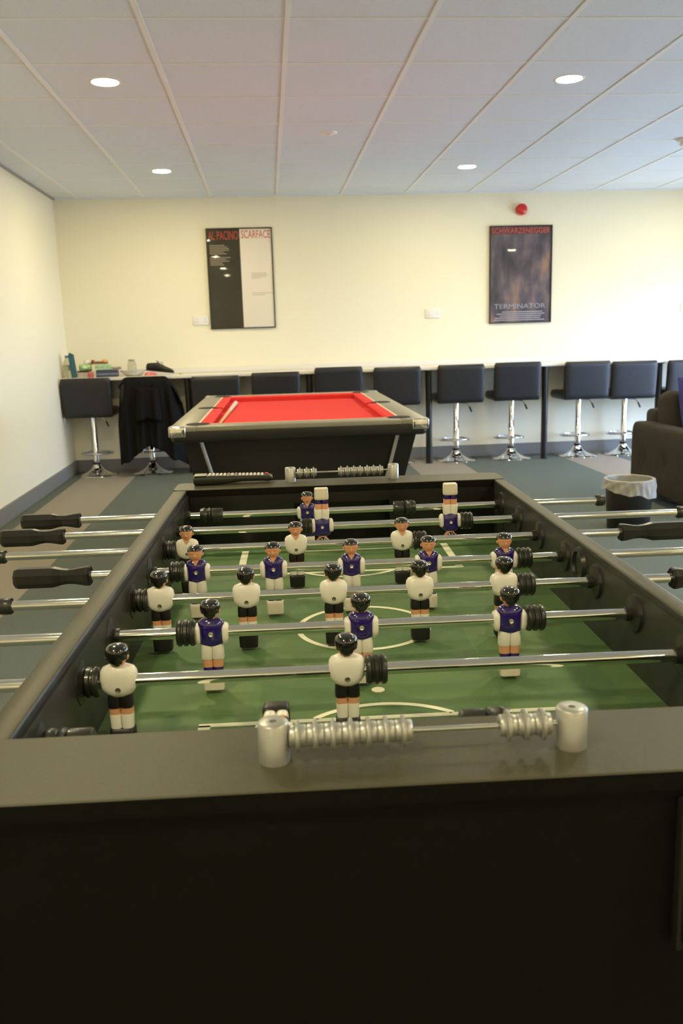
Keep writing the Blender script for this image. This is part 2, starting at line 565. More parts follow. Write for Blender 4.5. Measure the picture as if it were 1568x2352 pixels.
# end boards with goal mouths and their top rails
GW = .105
for (a, b, vo, vi, vb) in ((NO, NI, NO, NI, .5855), (FI, FO, FO, FI, 1.9626)):
    lo, hi = min(vb, vi), max(vb, vi)
    m_ = MB()
    fbox(m_, -.2475, UC - GW, lo, hi, BZ - .02, TZ - .014)
    fbox(m_, UC + GW, .4280, lo, hi, BZ - .02, TZ - .014)
    fbox(m_, UC - GW, UC + GW, lo, hi, PZ + .085, TZ - .014)
    fbox(m_, UC - GW, UC + GW, lo, hi, BZ - .02, PZ - .01)
    if vi == NI:
        fbox(m_, UC - GW, UC + GW, lo, lo + .012, PZ - .012, PZ + .09)
    else:
        fbox(m_, UC - GW, UC + GW, hi - .012, hi, PZ - .012, PZ + .09)
    eb = m_.build('end_board', M['gloss_in'], ft)
    r_ = MB()
    rr = .016
    u0, u1 = LO - .002 - UC, RO + .002 - UC
    v0, v1 = a - VC, b - VC
    pts = []
    for (cx, cy, t0) in ((u1 - rr, v1 - rr, 0), (u0 + rr, v1 - rr, 90), (u0 + rr, v0 + rr, 180), (u1 - rr, v0 + rr, 270)):
        for q in range(0, 91, 15):
            t = math.radians(t0 + q)
            pts.append((cx + rr * math.cos(t), cy + rr * math.sin(t)))
    bmx = bmesh.new()
    vv = [bmx.verts.new((p[0], p[1], TZ - .016)) for p in pts]
    fc = bmx.faces.new(vv)
    ex = bmesh.ops.extrude_face_region(bmx, geom=[fc])
    for g in ex['geom']:
        if isinstance(g, bmesh.types.BMVert):
            g.co.z = TZ
    bmesh.ops.recalc_face_normals(bmx, faces=bmx.faces)
    bmesh.ops.bevel(bmx, geom=[e_ for e_ in bmx.edges if e_.verts[0].co.z > TZ - .001 and e_.verts[1].co.z > TZ - .001], offset=.0012, segments=1, affect='EDGES')
    r_._take(bmx)
    r_.build('end_rail', [M['blackl'], M['rail']], eb, True)
# front panel of the body
fbox(MB(), -.2475, .4280, .5800, .5856, BZ - .02, TZ - .0165).build('front_panel', M['blackl'], ft)
# ball return on the front panel
rb = fbox(MB(), .2760, .3650, .560, .5802, .752, .868, .004, 2).build('ball_return', M['blackp'], ft)
fbox(MB(), .2705, .2762, .568, .5802, .748, .872, .002, 2).build('edge_trim', M['blackp'], rb)
# pitch
pf = fbox(MB(), LI, RI, NI, FI, PZ - .015, PZ).build('playing_field', M['field'], ft)
fbox(MB(), -.2405, .4150, NI, FI, BZ, BZ + .01).build('bottom_board', M['blackl'], ft)
LT = .0005
def pline(u0, u1, v0, v1):
    fbox(MB(), u0, u1, v0, v1, PZ, PZ + LT).build('pitch_line', M['line'], pf)
def parc(cu, cv, r, t0, t1, wd=.008, n=40):
    b = MB()
    def f(a, s):
        t = math.radians(t0 + (t1 - t0) * a)
        rr_ = r - wd / 2 + wd * s
        return Vector((cu + rr_ * math.cos(t) - UC, cv + rr_ * math.sin(t) - VC, PZ + LT))
    b.grid(f, n, 1, False)
    b.build('pitch_line', M['line'], pf)
parc(UC, VC, .100, 0, 360, .0085, 64)
pline(LI + .004, RI - .004, VC - .004, VC + .004)
for s in (-1, 1):
    Vv = lambda d: VC + s * (.5975 - d)          # d = distance from the end wall
    L = lambda u0, u1, d0, d1: pline(u0, u1, min(Vv(d0), Vv(d1)), max(Vv(d0), Vv(d1)))
    L(UC - .218, UC - .204, 0.004, .270)
    L(UC + .204, UC + .218, 0.004, .270)
    L(UC - .218, UC + .218, .266, .275)
    L(UC - .115, UC + .115, .096, .103)
    parc(UC, Vv(.190), .118, (46 if s < 0 else 226), (134 if s < 0 else 314), .008, 24)
    b = MB().cyl(.0085, 0, LT, 20, TR(0, Vv(.352) - VC, PZ))
    b.build('penalty_spot', M['line'], pf)
# rod bearings through the side boards and the ball entry
VR = {kx: VC + (i - 3.5) * .15 for i, kx in enumerate('ABCDEFGH')}
bear = MB().lathe([(.0076, .015), (.0095, .015), (.0100, .007), (.0135, .006), (.0245, .004), (.0255, .000), (.0076, 0)], 28, closed=True).mesh('rod_bearing')
bear.materials.append(M['rubber'])
for kx in 'ABCDEFGH':
    for (uu, sg) in ((LI, 1), (RI, -1)):
        a, b = FL(uu, VR[kx])
        inst(bear, 'rod_bearing', ft, (a, b, RZH), (0, sg * PI / 2, 0))
a, b = FL(RI, VC)
MB().lathe([(.020, .000), (.022, .006), (.027, .006), (.030, .000)], 28, TR(a, b, .856) @ RY(-PI / 2), closed=True).lathe([(0, .001), (.020, .001), (.020, .002), (0, .002)], 28, TR(a, b, .856) @ RY(-PI / 2)).build('ball_entry', M['blackp'], ft)
# legs
for (uu, vv_) in ((-.200, .635), (.380, .635), (-.200, 1.915), (.380, 1.915)):
    a, b = FL(uu, vv_)
    lg = MB().hexa((a - .036, a + .036, b - .036, b + .036, .02), (a - .047, a + .047, b - .047, b + .047, BZ)).build('leg', M['blackl'], ft)
    MB().cyl(.028, 0, .022, 20, TR(a, b, 0)).build('foot', M['blackp'], lg)
# score counters
bead_me = MB().lathe([(.0040, -.0067), (.0078, -.0067), (.0086, -.0058), (.0086, -.0021), (.0119, -.0012), (.0122, 0), (.0119, .0012), (.0086, .0021), (.0086, .0058), (.0078, .0067), (.0040, .0067)], 22, RY(PI / 2), closed=True).mesh('bead')
bead_me.materials.append(M['alu'])
post_me = MB().lathe([(0, .0295), (.0030, .0295), (.0030, .0325), (.0108, .0325), (.0120, .0313), (.0120, 0), (0, 0)], 28).mesh('post')
post_me.materials.append(M['alu'])
def score_counter(v, u0, u1, beads):
    a, b = FL((u0 + u1) / 2, v)
    z = TZ + .0195
    rd = MB().rod((a - (u1 - u0) / 2, b, z), (a + (u1 - u0) / 2, b, z), .0020, 10).build('score_counter', M['chrome_s'], ft)
    for uu in (u0, u1):
        inst(post_me, 'post', rd, (uu - UC, b, TZ))
    for ub in beads:
        inst(bead_me, 'bead', rd, (ub - UC, b, z))
score_counter(.6225, -.0290, .2030, [-.0105 + .0136 * i for i in range(7)] + [.1525, .1661, .1797])
score_counter(1.943, -.0245, .2085, [-.003, .0125, .028] + [.090, .1045, .119, .1335] + [.1495, .164, .1785])

# ---- players
def player_parts(team, root):
    """one moulded player around the rod axis, front towards -y; root is the player's own mesh"""
    blue = team == 'blue'
    sh = MB()
    if blue:
        sh.loft([(-.0165, 0, 0, .0128, .0080, 3), (-.0140, 0, 0, .0142, .0092, 3), (-.004, 0, 0, .0150, .0105, 3), (.006, 0, 0, .0158, .0108, 3),
                 (.0125, 0, 0, .0165, .0100, 2.8), (.0160, 0, 0, .0150, .0085, 2.6), (.0185, 0, 0, .0100, .0070, 2.4), (.0195, 0, 0, .0060, .0050, 2)], 28)
    else:
        sh.loft([(-.0165, 0, 0, .0070, .0060, 2.4), (-.0150, 0, 0, .0120, .0085, 2.6), (-.0110, 0, 0, .0160, .0100, 2.8), (-.0075, 0, 0, .0180, .0106, 3.4), (-.004, 0, 0, .0190, .0108, 4.2), (.006, 0, 0, .0200, .0108, 4.2),
                 (.0125, 0, 0, .0197, .0100, 2.8), (.0165, 0, 0, .0170, .0085, 2.6), (.0188, 0, 0, .0110, .0070, 2.4), (.0198, 0, 0, .0060, .0050, 2)], 28)
    sh.build('shirt', M['blue'] if blue else M['whitep'], root)
    for s in (-1, 1):
        a = MB()
        if blue:
            a.loft([(-.0145, s * .0165, 0, .0022, .0050, 2.4), (-.0120, s * .0172, 0, .0038, .0080, 3.2), (-.006, s * .0176, 0, .0044, .0094, 4), (.006, s * .0176, 0, .0044, .0094, 4), (.0090, s * .0174, 0, .0038, .0080, 3.2), (.0110, s * .0168, 0, .0022, .0050, 2.4)], 20)
            a.build('sleeve', M['whitep'], root)
    sx = MB()
    for s in (-1, 1):
        sx.loft([(-.0345, s * .0070, 0, .0073, .0078, 3.2), (-.0335, s * .0070, 0, .0076, .0082, 3.2), (-.0200, s * .0066, 0, .0076, .0086, 3), (-.0135, s * .0062, 0, .0070, .0080, 3)] if blue else
                [(-.0290, s * .0066, 0, .0070, .0080, 3.2), (-.0280, s * .0066, 0, .0074, .0084, 3.2), (-.0180, s * .0064, 0, .0074, .0086, 3), (-.0120, s * .0060, 0, .0066, .0078, 3)], 16)
    sx.build('shorts', M['whitep'] if blue else M['blackm'], root)
    th = MB()
    z0, z1 = (-.046, -.030) if blue else (-.038, -.025)
    for q in (-1, 1):
        th.loft([(z0, q * .0063, 0, .0066, .0072, 3), (z1, q * .0064, 0, .0068, .0076, 3)], 16)
    th.build('thighs', M['skin'], root)
    z1, z2 = (-.0440, -.0540) if blue else (-.0355, -.0545)
    so = MB()
    for s in (-1, 1):
        so.loft([(z2 - .001, s * .0060, 0, .0062, .0070, 3), (z1 - .0015, s * .0063, 0, .0067, .0074, 3), (z1, s * .0063, 0, .0063, .0070, 3)], 16)
    so.build('socks', M['blue'] if blue else M['whitep'], root)
    MB().loft([(-.0755, 0, 0, .0120, .0085, 6), (-.0745, 0, 0, .0132, .0097, 6), (-.0580, 0, 0, .0138, .0100, 6), (-.0540, 0, 0, .0134, .0092, 5), (-.0530, 0, 0, .0120, .0080, 4)], 24).build('foot', M['cream'] if blue else M['blackm'], root)
    # hair: cap over the skull with a nape behind
    n = 28
    prof = [(.0195, .0068, .0078, -.1), (.0225, .0094, .0098, 0), (.0265, .0114, .0117, 0), (.0305, .0121, .0126, 0), (.0345, .0121, .0126, 0), (.0380, .0110, .0116, 0), (.0402, .0080, .0085, 0), (.0412, .0035, .0038, 0)]
    b = bmesh.new()
    R = []
    for (z, rx, ry, _) in prof:
        R.append([b.verts.new((0.98 * rx * math.cos(2 * PI * i / n), .0003 + 1.04 * ry * math.sin(2 * PI * i / n), z + .0006)) for i in range(n)])
    for A, B, pa in zip(R[:-1], R[1:], prof[:-1]):
        for i in range(n):
            j = (i + 1) % n
            s = math.sin(2 * PI * (i + .5) / n)          # +1 = back of the head
            lim = .0335 if s < -0.1 else (.0300 if s < .45 else (.0260 if s < .72 else (.0220 if s < .9 else .0190)))
            if pa[0] >= lim:
                f = b.faces.new((A[i], A[j], B[j], B[i]))
                f.smooth = True
    b.faces.new(R[-1])
    bmesh.ops.delete(b, geom=[v for v in b.verts if not v.link_faces], context='VERTS')
    ex = bmesh.ops.solidify(b, geom=list(b.faces), thickness=-.0009)
    for f in b.faces:
        f.smooth = True
    bmesh.ops.recalc_face_normals(b, faces=b.faces)
    h = MB(); h._take(b)
    h.build('hair', M['hair'], root)
    sc_ = MB()
    zz = 0.0 if blue else -.0065
    for s in (-1, 1):
        sc_.lathe([(0, .0004), (.0018, .0004), (.0026, .0010), (.0030, .0006), (.0030, -.002), (0, -.002)], 14, TR(0, s * (.0108 if blue else .0104), zz) @ RX(-s * PI / 2))
    sc_.build('screw', M['screw'] if blue else M['screwd'], root)

def player_mesh(team):
    s = MB()
    # head, neck and a brow, nose and mouth
    s.loft([(.0130, 0, 0, .0065, .0062, 2), (.0180, 0, 0, .0066, .0066, 2), (.0200, 0, -.0006, .0070, .0082, 2.2), (.0225, 0, -.0008, .0086, .0098, 2.3), (.0265, 0, -.0005, .0104, .0115, 2.3), (.0305, 0, 0, .0109, .0122, 2.3),
            (.0345, 0, 0, .0109, .0122, 2.3), (.0380, 0, 0, .0100, .0112, 2.2), (.0402, 0, 0, .0076, .0080, 2), (.0410, 0, 0, .0030, .0032, 2)], 24)
    s.loft([(.0255, 0, -.0125, .0020, .0022, 2), (.0275, 0, -.0130, .0017, .0024, 2), (.0315, 0, -.0118, .0010, .0015, 2)], 10)
    s.loft([(.0318, 0, -.0110, .0075, .0022, 3), (.0332, 0, -.0112, .0078, .0020, 3)], 12)
    s.loft([(.0222, 0, -.0098, .0036, .0012, 2.4), (.0234, 0, -.0102, .0040, .0013, 2.4)], 10)
    for q in (-1, 1):
        s.loft([(.0255, q * .0108, .001, .0010, .0022, 2), (.0285, q * .0115, .001, .0014, .0030, 2), (.0305, q * .0111, .001, .0010, .0020, 2)], 10)
    # V neck patch (front) and bare thighs
    s.prism([(-.0050, .0188), (.0050, .0188), (0, .0110)], -.0108, -.0040)
    return s

protos = {}
def make_player(team, parent, x, ry=0.0):
    if team not in protos:
        o = player_mesh(team).build('player', M['skin'], None)
        player_parts(team, o)
        protos[team] = o
        c = o
    else:
        c = copy_tree(protos[team])
    c.parent = parent
    c.location = (x, 0, 0)
    c.rotation_euler = (0, 0, ry)
    c['label'] = 'moulded player in purple-blue shirt and white shorts' if team == 'blue' else 'moulded player in white shirt and black shorts'
    return c

bump_me = MB().lathe([(.0074, -.0115), (.0150, -.0115), (.0168, -.0095), (.0168, -.0065), (.0148, -.0050), (.0148, -.0035), (.0168, -.0020), (.0168, .0015), (.0148, .0030), (.0148, .0045), (.0168, .0060), (.0168, .0090), (.0150, .0115), (.0074, .0115)], 26, RY(PI / 2), closed=True).mesh('bumper')
bump_me.materials.append(M['rubber'])
coll_me = MB().lathe([(.0074, -.0235), (.0135, -.0235), (.0150, -.0215), (.0150, -.0015), (.0128, 0), (.0160, .0025), (.0160, .0065), (.0140, .0085), (.0140, .0100), (.0160, .0120), (.0160, .0165), (.0140, .0235), (.0074, .0235)], 26, RY(PI / 2), closed=True).mesh('stop_collar')
coll_me.materials.append(M['rubber'])
# octagonal grip, inner end at x=0, running outwards in +x
hp = [(.0075, 0), (.0150, .000), (.0165, .003), (.0160, .009), (.0128, .026), (.0122, .036), (.0135, .046), (.0168, .058), (.0172, .062), (.0172, .114), (.0150, .119), (0, .119)]
hand_me = MB().lathe(hp, 8, RY(PI / 2) @ RZ(PI / 8), smooth=False).mesh('handle')
hand_me.materials.append(M['blackp'])
cap_me = MB().lathe([(.0074, 0), (.0112, 0), (.0122, .002), (.0122, .014), (.0105, .0175), (0, .0178)], 22, RY(PI / 2)).mesh('end_cap')
cap_me.materials.append(M['rubber'])

def foos_rod(kx, team, us, bumps, left, right, label, spin=0.0, back=False, collar=False):
    """left/right: ('handle'|'cap', u where the grip or cap starts)"""
    v = VR[kx]
    uc = (left[1] + right[1]) / 2
    e = empty('foosball_rod', FW(uc, v, RZH), ANG, label, 'football rod', 'rods across the football table')
    e.rotation_euler = (spin, 0, ANG)
    MB().rod((left[1] - uc - .004, 0, 0), (right[1] - uc + .004, 0, 0), .0072, 20).build('rod_tube', M['chrome'], e)
    for (kd, uu), s in ((left, -1), (right, 1)):
        me = hand_me if kd == 'handle' else cap_me
        inst(me, 'handle' if kd == 'handle' else 'end_cap', e, (uu - uc, 0, 0), (0, 0, PI if s < 0 else 0))
    for i, bu in enumerate(bumps):
        if collar:
            inst(coll_me, 'stop_collar', e, (bu - uc, 0, 0), (0, 0, PI if i == 0 else 0))
        else:
            inst(bump_me, 'bumper', e, (bu - uc, 0, 0))
    for uu in us:
        make_player(team, e, uu - uc, PI if back else 0)
    return e

foos_rod('B', 'white', [-.207, .042], [-.2390, .0745], ('cap', -.560), ('handle', .540), 'chrome rod with two white-shirted players seen from behind', back=True)
foos_rod('C', 'blue', [-.121, .069, .260], [-.1525, .2925], ('handle', -.480), ('cap', .620), 'chrome rod with three purple-blue players seen from behind', back=True)
foos_rod('D', 'white', [-.208, -.085, .040, .165, .288], [-.2360, .3200], ('cap', -.417), ('handle', .536), 'chrome rod with five white-shirted players seen from behind', back=True)
foos_rod('E', 'blue', [-.173, -.050, .075, .200, .324], [-.2035, .3560], ('handle', -.340), ('cap', .760), 'chrome rod with five purple-blue players showing their faces')
foos_rod('F', 'white', [-.206, -.014, .175], [-.2370, .2070], ('cap', -.522), ('handle', .570), 'chrome rod with three white-shirted players showing their faces')
foos_rod('G', 'blue', [.037, .288], [.0055, .3195], ('handle', -.459), ('cap', .741), 'chrome rod with two purple-blue players turned upside down, feet in the air', spin=PI)
foos_rod('H', 'blue', [.010], [-.1915, .2155], ('handle', -.465), ('cap', .630), 'chrome rod with a single purple-blue goalkeeper beside the far goal', collar=True)
foos_rod('A', 'white', [-.034], [-.2240, .1640], ('cap', -.560), ('handle', .600), 'chrome rod with a single goalkeeper swung up horizontally, black foot showing', spin=math.radians(83), collar=True, back=True)

# ---- remote control on the far rail
e = empty('remote_control', FW(-.154, 1.951, TZ), ANG + math.radians(2.0), 'black slim remote control with rows of small pale buttons', 'remote control')
rc = MB()
prof = [(-.0875, .0035, .0205), (-.086, .0012, .0212), (-.070, .0005, .0215), (-.030, .0005, .0205), (-.005, .0030, .0196), (.030, .0062, .0188), (.060, .0058, .0180), (.080, .0040, .0170), (.0865, .0062, .0150), (.0885, .0100, .0125)]
def rcf(a, s):
    i = min(int(a * (len(prof) - 1)), len(prof) - 2)
    t = a * (len(prof) - 1) - i
    x_, z0_, z1_ = [prof[i][q] * (1 - t) + prof[i + 1][q] * t for q in range(3)]
    ang = 2 * PI * s
    c, sn = math.cos(ang), math.sin(ang)
    hy, hz = .0215, (z1_ - z0_) / 2
    return Vector((x_, hy * math.copysign(abs(c) ** .4, c), (z0_ + z1_) / 2 + hz * math.copysign(abs(sn) ** .45, sn)))
rc.grid(rcf, 36, 24)
rc.box(-.0870, -.0865, -.019, .019, .005, .019).box(.0878, .0884, -.014, .014, .0105, .012)
bmesh.ops.remove_doubles(rc.bm, verts=rc.bm.verts, dist=1e-6)
rc.build('casing', M['blackp'], e)
MB().box(-.0860, -.0590, -.0190, .0190, .0212, .0222, .0006, 1).build('face_plate', mat('remote_plate', (.16, .14, .10), .35), e)
btn_w = mat('remote_button_pale', (.62, .58, .52), .4)
btn_r = mat('remote_button_red', (.55, .06, .06), .4)
bme = MB().box(-.0028, .0028, -.0026, .0026, -.0006, .0012, .0005, 1).mesh('button')
bme.materials.append(btn_w)
bmr = MB().cyl(.0042, -.0006, .0018, 14).mesh('button')
bmr.materials.append(btn_r)
bmo = MB().cyl(.0040, -.0006, .0020, 14).mesh('button')
bmo.materials.append(btn_w)
for i in range(15):
    xb = -.052 + .0084 * i
    zb = .0214 - .00265 * max(0, (xb + .05) / .12) * 1.2
    for yb in (-.0135, -.0045, .0045, .0135):
        if 5 <= i <= 7 and abs(yb) < .01:
            continue
        inst(bme, 'button', e, (xb, yb, zb))
inst(bmo, 'button', e, (-.0015, -.004, .0206))
inst(bmr, 'button', e, (.0755, .0105, .0178))

# ================================================================== POOL TABLE
pt = empty('pool_table', (.145, 5.168, 0), math.radians(-.6), 'pool table with red cloth, grey top rails and chrome corners', 'pool table')
PW, PL, PT = .605, 1.108, .82
BEDZ = PT - .036
MB().box(-PW + .12, PW - .12, -PL + .12, PL - .12, BEDZ - .03, BEDZ).build('bed', M['red_cloth'], pt)
RWD = .125
def top_rail(x0, x1, y0, y1, nm='top_rail'):
    return MB().box(x0, x1, y0, y1, PT - .022, PT, .004, 2).build(nm, M['pooltop'], pt)
for s in (-1, 1):
    top_rail(min(s * PW, s * (PW - RWD)), max(s * PW, s * (PW - RWD)), -PL, PL)
    top_rail(-PW + RWD, PW - RWD, min(s * PL, s * (PL - RWD)), max(s * PL, s * (PL - RWD)))
    # black apron with a rolled edge under the rail
    MB().box(min(s * (PW - .004), s * (PW - .05)), max(s * (PW - .004), s * (PW - .05)), -PL + .01, PL - .01, PT - .075, PT - .006, .018, 4).build('apron', M['poolblk'], pt)
    MB().box(-PW + .01, PW - .01, min(s * (PL - .004), s * (PL - .05)), max(s * (PL - .004), s * (PL - .05)), PT - .075, PT - .006, .018, 4).build('apron', M['poolblk'], pt)
# cushions: wedge noses facing the bed, with a pale trim strip behind
CD = .056
def cushion(ax, s, a, b):
    """ax 'x': along y at side s; ax 'y': along x at end s; a..b extent"""
    e0 = (PW if ax == 'x' else PL) - RWD
    poly = [(e0, PT - .0005), (e0 - CD + .012, PT - .0005), (e0 - CD, PT - .008), (e0 - CD + .010, BEDZ), (e0, BEDZ)]
    m_ = MB()
    if ax == 'x':
        m_.prism([(s * p, z) for p, z in poly], a, b)
    else:
        m_.prism([(p, z) for p, z in poly], a, b, RZ(PI / 2) if s > 0 else RZ(-PI / 2))
    c = m_.build('cushion', M['red_cloth'], pt)
    st = MB()
    if ax == 'x':
        st.box(min(s * (e0 - .003), s * (e0 + .006)), max(s * (e0 - .003), s * (e0 + .006)), a, b, PT - .004, PT + .0012)
    else:
        st.box(a, b, min(s * (e0 - .003), s * (e0 + .006)), max(s * (e0 - .003), s * (e0 + .006)), PT - .004, PT + .0012)
    st.build('trim_strip', M['strip'], c)
ye = PL - RWD - .035
xe = PW - RWD - .035
for s in (-1, 1):
    cushion('x', s, -ye, -.05)
    cushion('x', s, .05, ye)
    cushion('y', s, -xe, xe)
pk = MB().lathe([(0, .0008), (.040, .0010), (.054, .0022), (.058, 0), (.058, -.034), (0, -.034)], 28).mesh('pocket')
pk.materials.append(M['pocket'])
for (a, b) in ((-1, -1), (1, -1), (-1, 1), (1, 1)):
    inst(pk, 'pocket', pt, (a * (PW - RWD + .002), b * (PL - RWD + .002), PT + .0006))
for s in (-1, 1):
    inst(pk, 'pocket', pt, (s * (PW - RWD + .030), 0, PT + .0006))
# chrome corner caps
for (a, b) in ((-1, -1), (1, -1), (-1, 1), (1, 1)):
    m_ = MB()
    m_.box(min(a * (PW + .004), a * (PW - .012)), max(a * (PW + .004), a * (PW - .012)), min(b * (PL + .004), b * (PL - .075)), max(b * (PL + .004), b * (PL - .075)), PT - .048, PT + .003, .006, 3)
    m_.box(min(a * (PW + .004), a * (PW - .075)), max(a * (PW + .004), a * (PW - .075)), min(b * (PL + .004), b * (PL - .012)), max(b * (PL + .004), b * (PL - .012)), PT - .048, PT + .003, .006, 3)
    m_.build('corner_cap', M['chrome'], pt)
# tapering body, corner posts and bright edge strips
BT = PT - .06
MB().hexa((-.375, .375, -.86, .86, .09), (-.545, .545, -1.045, 1.045, BT)).build('body', M['poolblk'], pt)
for (a, b) in ((-1, -1), (1, -1), (-1, 1), (1, 1)):
    m_ = MB()
    q = lambda w_, l_, z: (min(a * w_, a * (w_ - .085)), max(a * w_, a * (w_ - .085)), min(b * l_, b * (l_ - .085)), max(b * l_, b * (l_ - .085)), z)
    m_.hexa(q(.387, .872, .03), q(.558, 1.058, BT))
    lg = m_.build('leg', M['poolblk'], pt)
    MB().cyl(.03, 0, .032, 18, TR(a * .345, b * .83, 0)).build('foot', M['blackp'], lg)
    f_ = lambda t: (a * (.387 + (.558 - .387) * t - .089), b * (.872 + (1.058 - .872) * t + .002), .03 + (BT - .03) * t)
    MB().rod(f_(.02), f_(1.0), .0095, 10).build('edge_strip', M['alu'], pt)

# cue lying along the cushion
e = empty('pool_cue', (-.268, 4.30, BEDZ), 0, 'two-piece pool cue lying on red cloth along the cushion', 'cue')
e.rotation_euler = (0, 0, math.radians(-1.6))
MB().rod((0, 0, .0065), (0, .86, .0105), .0062, 12, .0100).build('shaft', M['wood'], e)
MB().rod((0, .86, .0105), (0, 1.50, .0150), .0102, 14, .0145).build('butt', mat('cue_butt_pale', (.60, .56, .47), .3, coat=.4), e)
MB().rod((0, -.012, .0065), (0, 0, .0065), .0058, 12).build('tip', M['frame_w'], e)

# ================================================================== COUNTER ALONG THE BACK WALL
CT, CY0 = .907, 8.086
e = empty('bar_counter', (1.8, YB, 0), 0, 'long white counter along the wall on black posts', 'counter')
ox = 1.8
MB().box(XL + .003 - ox, XR - .01 - ox, CY0 - YB, -.002, CT - .030, CT, .003, 2).build('worktop', M['counter'], e)
MB().box(XL + .003 - ox, XR - .01 - ox, -.022, -.002, CT, CT + .050, .003, 2).build('upstand', M['counter'], e)
for xp in (-.745, .370, 1.485, 2.600, 3.715, 4.830):
    p = MB().cyl(.030, .006, CT - .040, 24, TR(xp - ox, 8.125 - YB, 0)).build('post', M['blackp'], e)
    MB().cyl(.046, CT - .040, CT - .030, 24, TR(xp - ox, 8.125 - YB, 0)).cyl(.036, 0, .006, 24, TR(xp - ox, 8.125 - YB, 0)).build('flange', M['blackp'], p)
MB().box(XL + .003 - ox, XL + .045 - ox, CY0 - .01 - YB, -.01, CT - .105, CT - .030, .003, 2).build('end_batten', M['counter'], e)
MB().box(XL + .003 - ox, XL + .018 - ox, 8.10 - YB, 8.13 - YB, .50, .78, .002, 1).build('support_strut', M['chrome_s'], e)

# ================================================================== BAR STOOLS
def stool_proto():
    r = empty('bar_stool', (0, 0, 0))
    # seated side faces +y (the counter); back towards -y
    base = [(0, .0), (.190, .0), (.193, .004), (.190, .009), (.150, .017), (.100, .033), (.060, .058), (.040, .085), (.034, .100), (0, .100)]
    MB().lathe(base, 40).build('base', M['chrome'], r)
    p = MB().lathe([(0, .100), (.029, .100), (.029, .330), (.0265, .333), (.0265, .570), (.034, .575), (0, .578)], 26).build('pole', M['chrome'], r)
    MB().lathe([(.0292, .096), (.034, .098), (.034, .118), (.0292, .120)], 26, closed=True).build('collar', M['blackp'], p)
    pts = []
    for i in range(31):
        t = math.radians(-70 + 320 * i / 30)
        pts.append((.145 * math.cos(t + PI / 2 + math.radians(-90)), .055 + .130 * math.sin(t), .200))
    MB().tube([(.145 * math.cos(t_ * 2 * PI / 40), .075 + .115 * math.sin(t_ * 2 * PI / 40), .200) for t_ in range(40)], .0095, 10, True).rod((0, .028, .196), (0, -.035, .205), .016, 12).build('foot_ring', M['chrome'], r)
    lv = MB().tube([(.03, .0, .548), (.10, -.02, .540), (.125, -.03, .505)], .005, 8).build('lever', M['chrome_s'], r)
    MB().rod((.122, -.029, .510), (.143, -.036, .462), .0085, 10).build('lever_grip', M['blackp'], lv)
    # L-shaped padded shell: seat then backrest
    MB().box(-.215, .215, -.150, .205, .556, .640, .034, 5).build('seat', M['vinyl'], r)
    b = MB()
    def bf(a, s):
        z = .560 + .355 * a
        # rounded slab section swept upward, leaning back a little
        t = 2 * PI * s
        c, sn = math.cos(t), math.sin(t)
        k = min(1, ((a * .355 + .004) / .03)) ** .5 * min(1, ((1 - a) * .355 + .002) / .03) ** .5
        hw = .222 * (.93 + .07 * k)
        hd = .034 * (.35 + .65 * k)
        yc = -.176 - .030 * a
        return Vector((hw * math.copysign(abs(c) ** .28, c), yc + hd * math.copysign(abs(sn) ** .6, sn), z))
    b.grid(bf, 22, 44)
    bmesh.ops.remove_doubles(b.bm, verts=b.bm.verts, dist=1e-6)
    bmesh.ops.holes_fill(b.bm, edges=[e_ for e_ in b.bm.edges if len(e_.link_faces) == 1], sides=0)
    bmesh.ops.recalc_face_normals(b.bm, faces=b.bm.faces)
    bk = b.build('backrest', M['vinyl'], r)
    MB().tube([(-.205, -.171, .575), (-.213, -.176, .62), (-.213, -.192, .86), (-.200, -.196, .895), (.200, -.196, .895), (.213, -.192, .86), (.213, -.176, .62), (.205, -.171, .575)], .0035, 6).build('piping', M['vinyl'], bk)
    return r
st0 = stool_proto()
STOOLS = [(-1.640, -1, 'black padded bar stool in the room corner, under the cluttered counter end'),
          (-1.125, 2, 'black padded bar stool hidden beneath the hanging black coat'),
          (-.487, 0, 'black padded bar stool right beside the coat-covered stool, behind the pool table edge'),
          (.062, -1, 'black padded bar stool second from the coat-covered stool, only its back above the pool table'),
          (.632, 1, 'black padded bar stool third from the coat-covered stool, behind the red cloth'),
          (1.170, 2, 'black padded bar stool behind the chrome pool table corner, beside a black post'),
          (1.770, 1, 'black padded bar stool standing just past the pool table, chrome base fully showing'),
          (2.310, 0, 'black padded bar stool with chrome base, close against a black counter post'),
          (2.970, 2, 'black padded bar stool with seat jutting out, first beyond the black post near the sofa'),
          (3.430, 0, 'black padded bar stool with its chrome base half hidden behind the sofa arm'),
          (3.970, 1, 'black padded bar stool behind the sofa back cushion, only its top showing')]
SY = 8.235
for i, (sx_, rz, lb) in enumerate(STOOLS):
    o = copy_tree(st0)
    o.location = (sx_, SY, 0)
    dz = [-.009, -.035, -.025, -.008, .020, .004, .006, .012, 0, -.010, -.015][i]     # gas lifts stand at different heights
    for ch in o.children:
        if ch.name.split('.')[0] in ('seat', 'backrest', 'lever'):
            ch.location.z = dz
    o.rotation_euler = (0, 0, math.radians(rz))
    tag(o, lb, 'bar stool', 'bar stools along the wall counter')
for q in [g for c in st0.children for g in c.children] + list(st0.children) + [st0]:
    bpy.data.objects.remove(q)

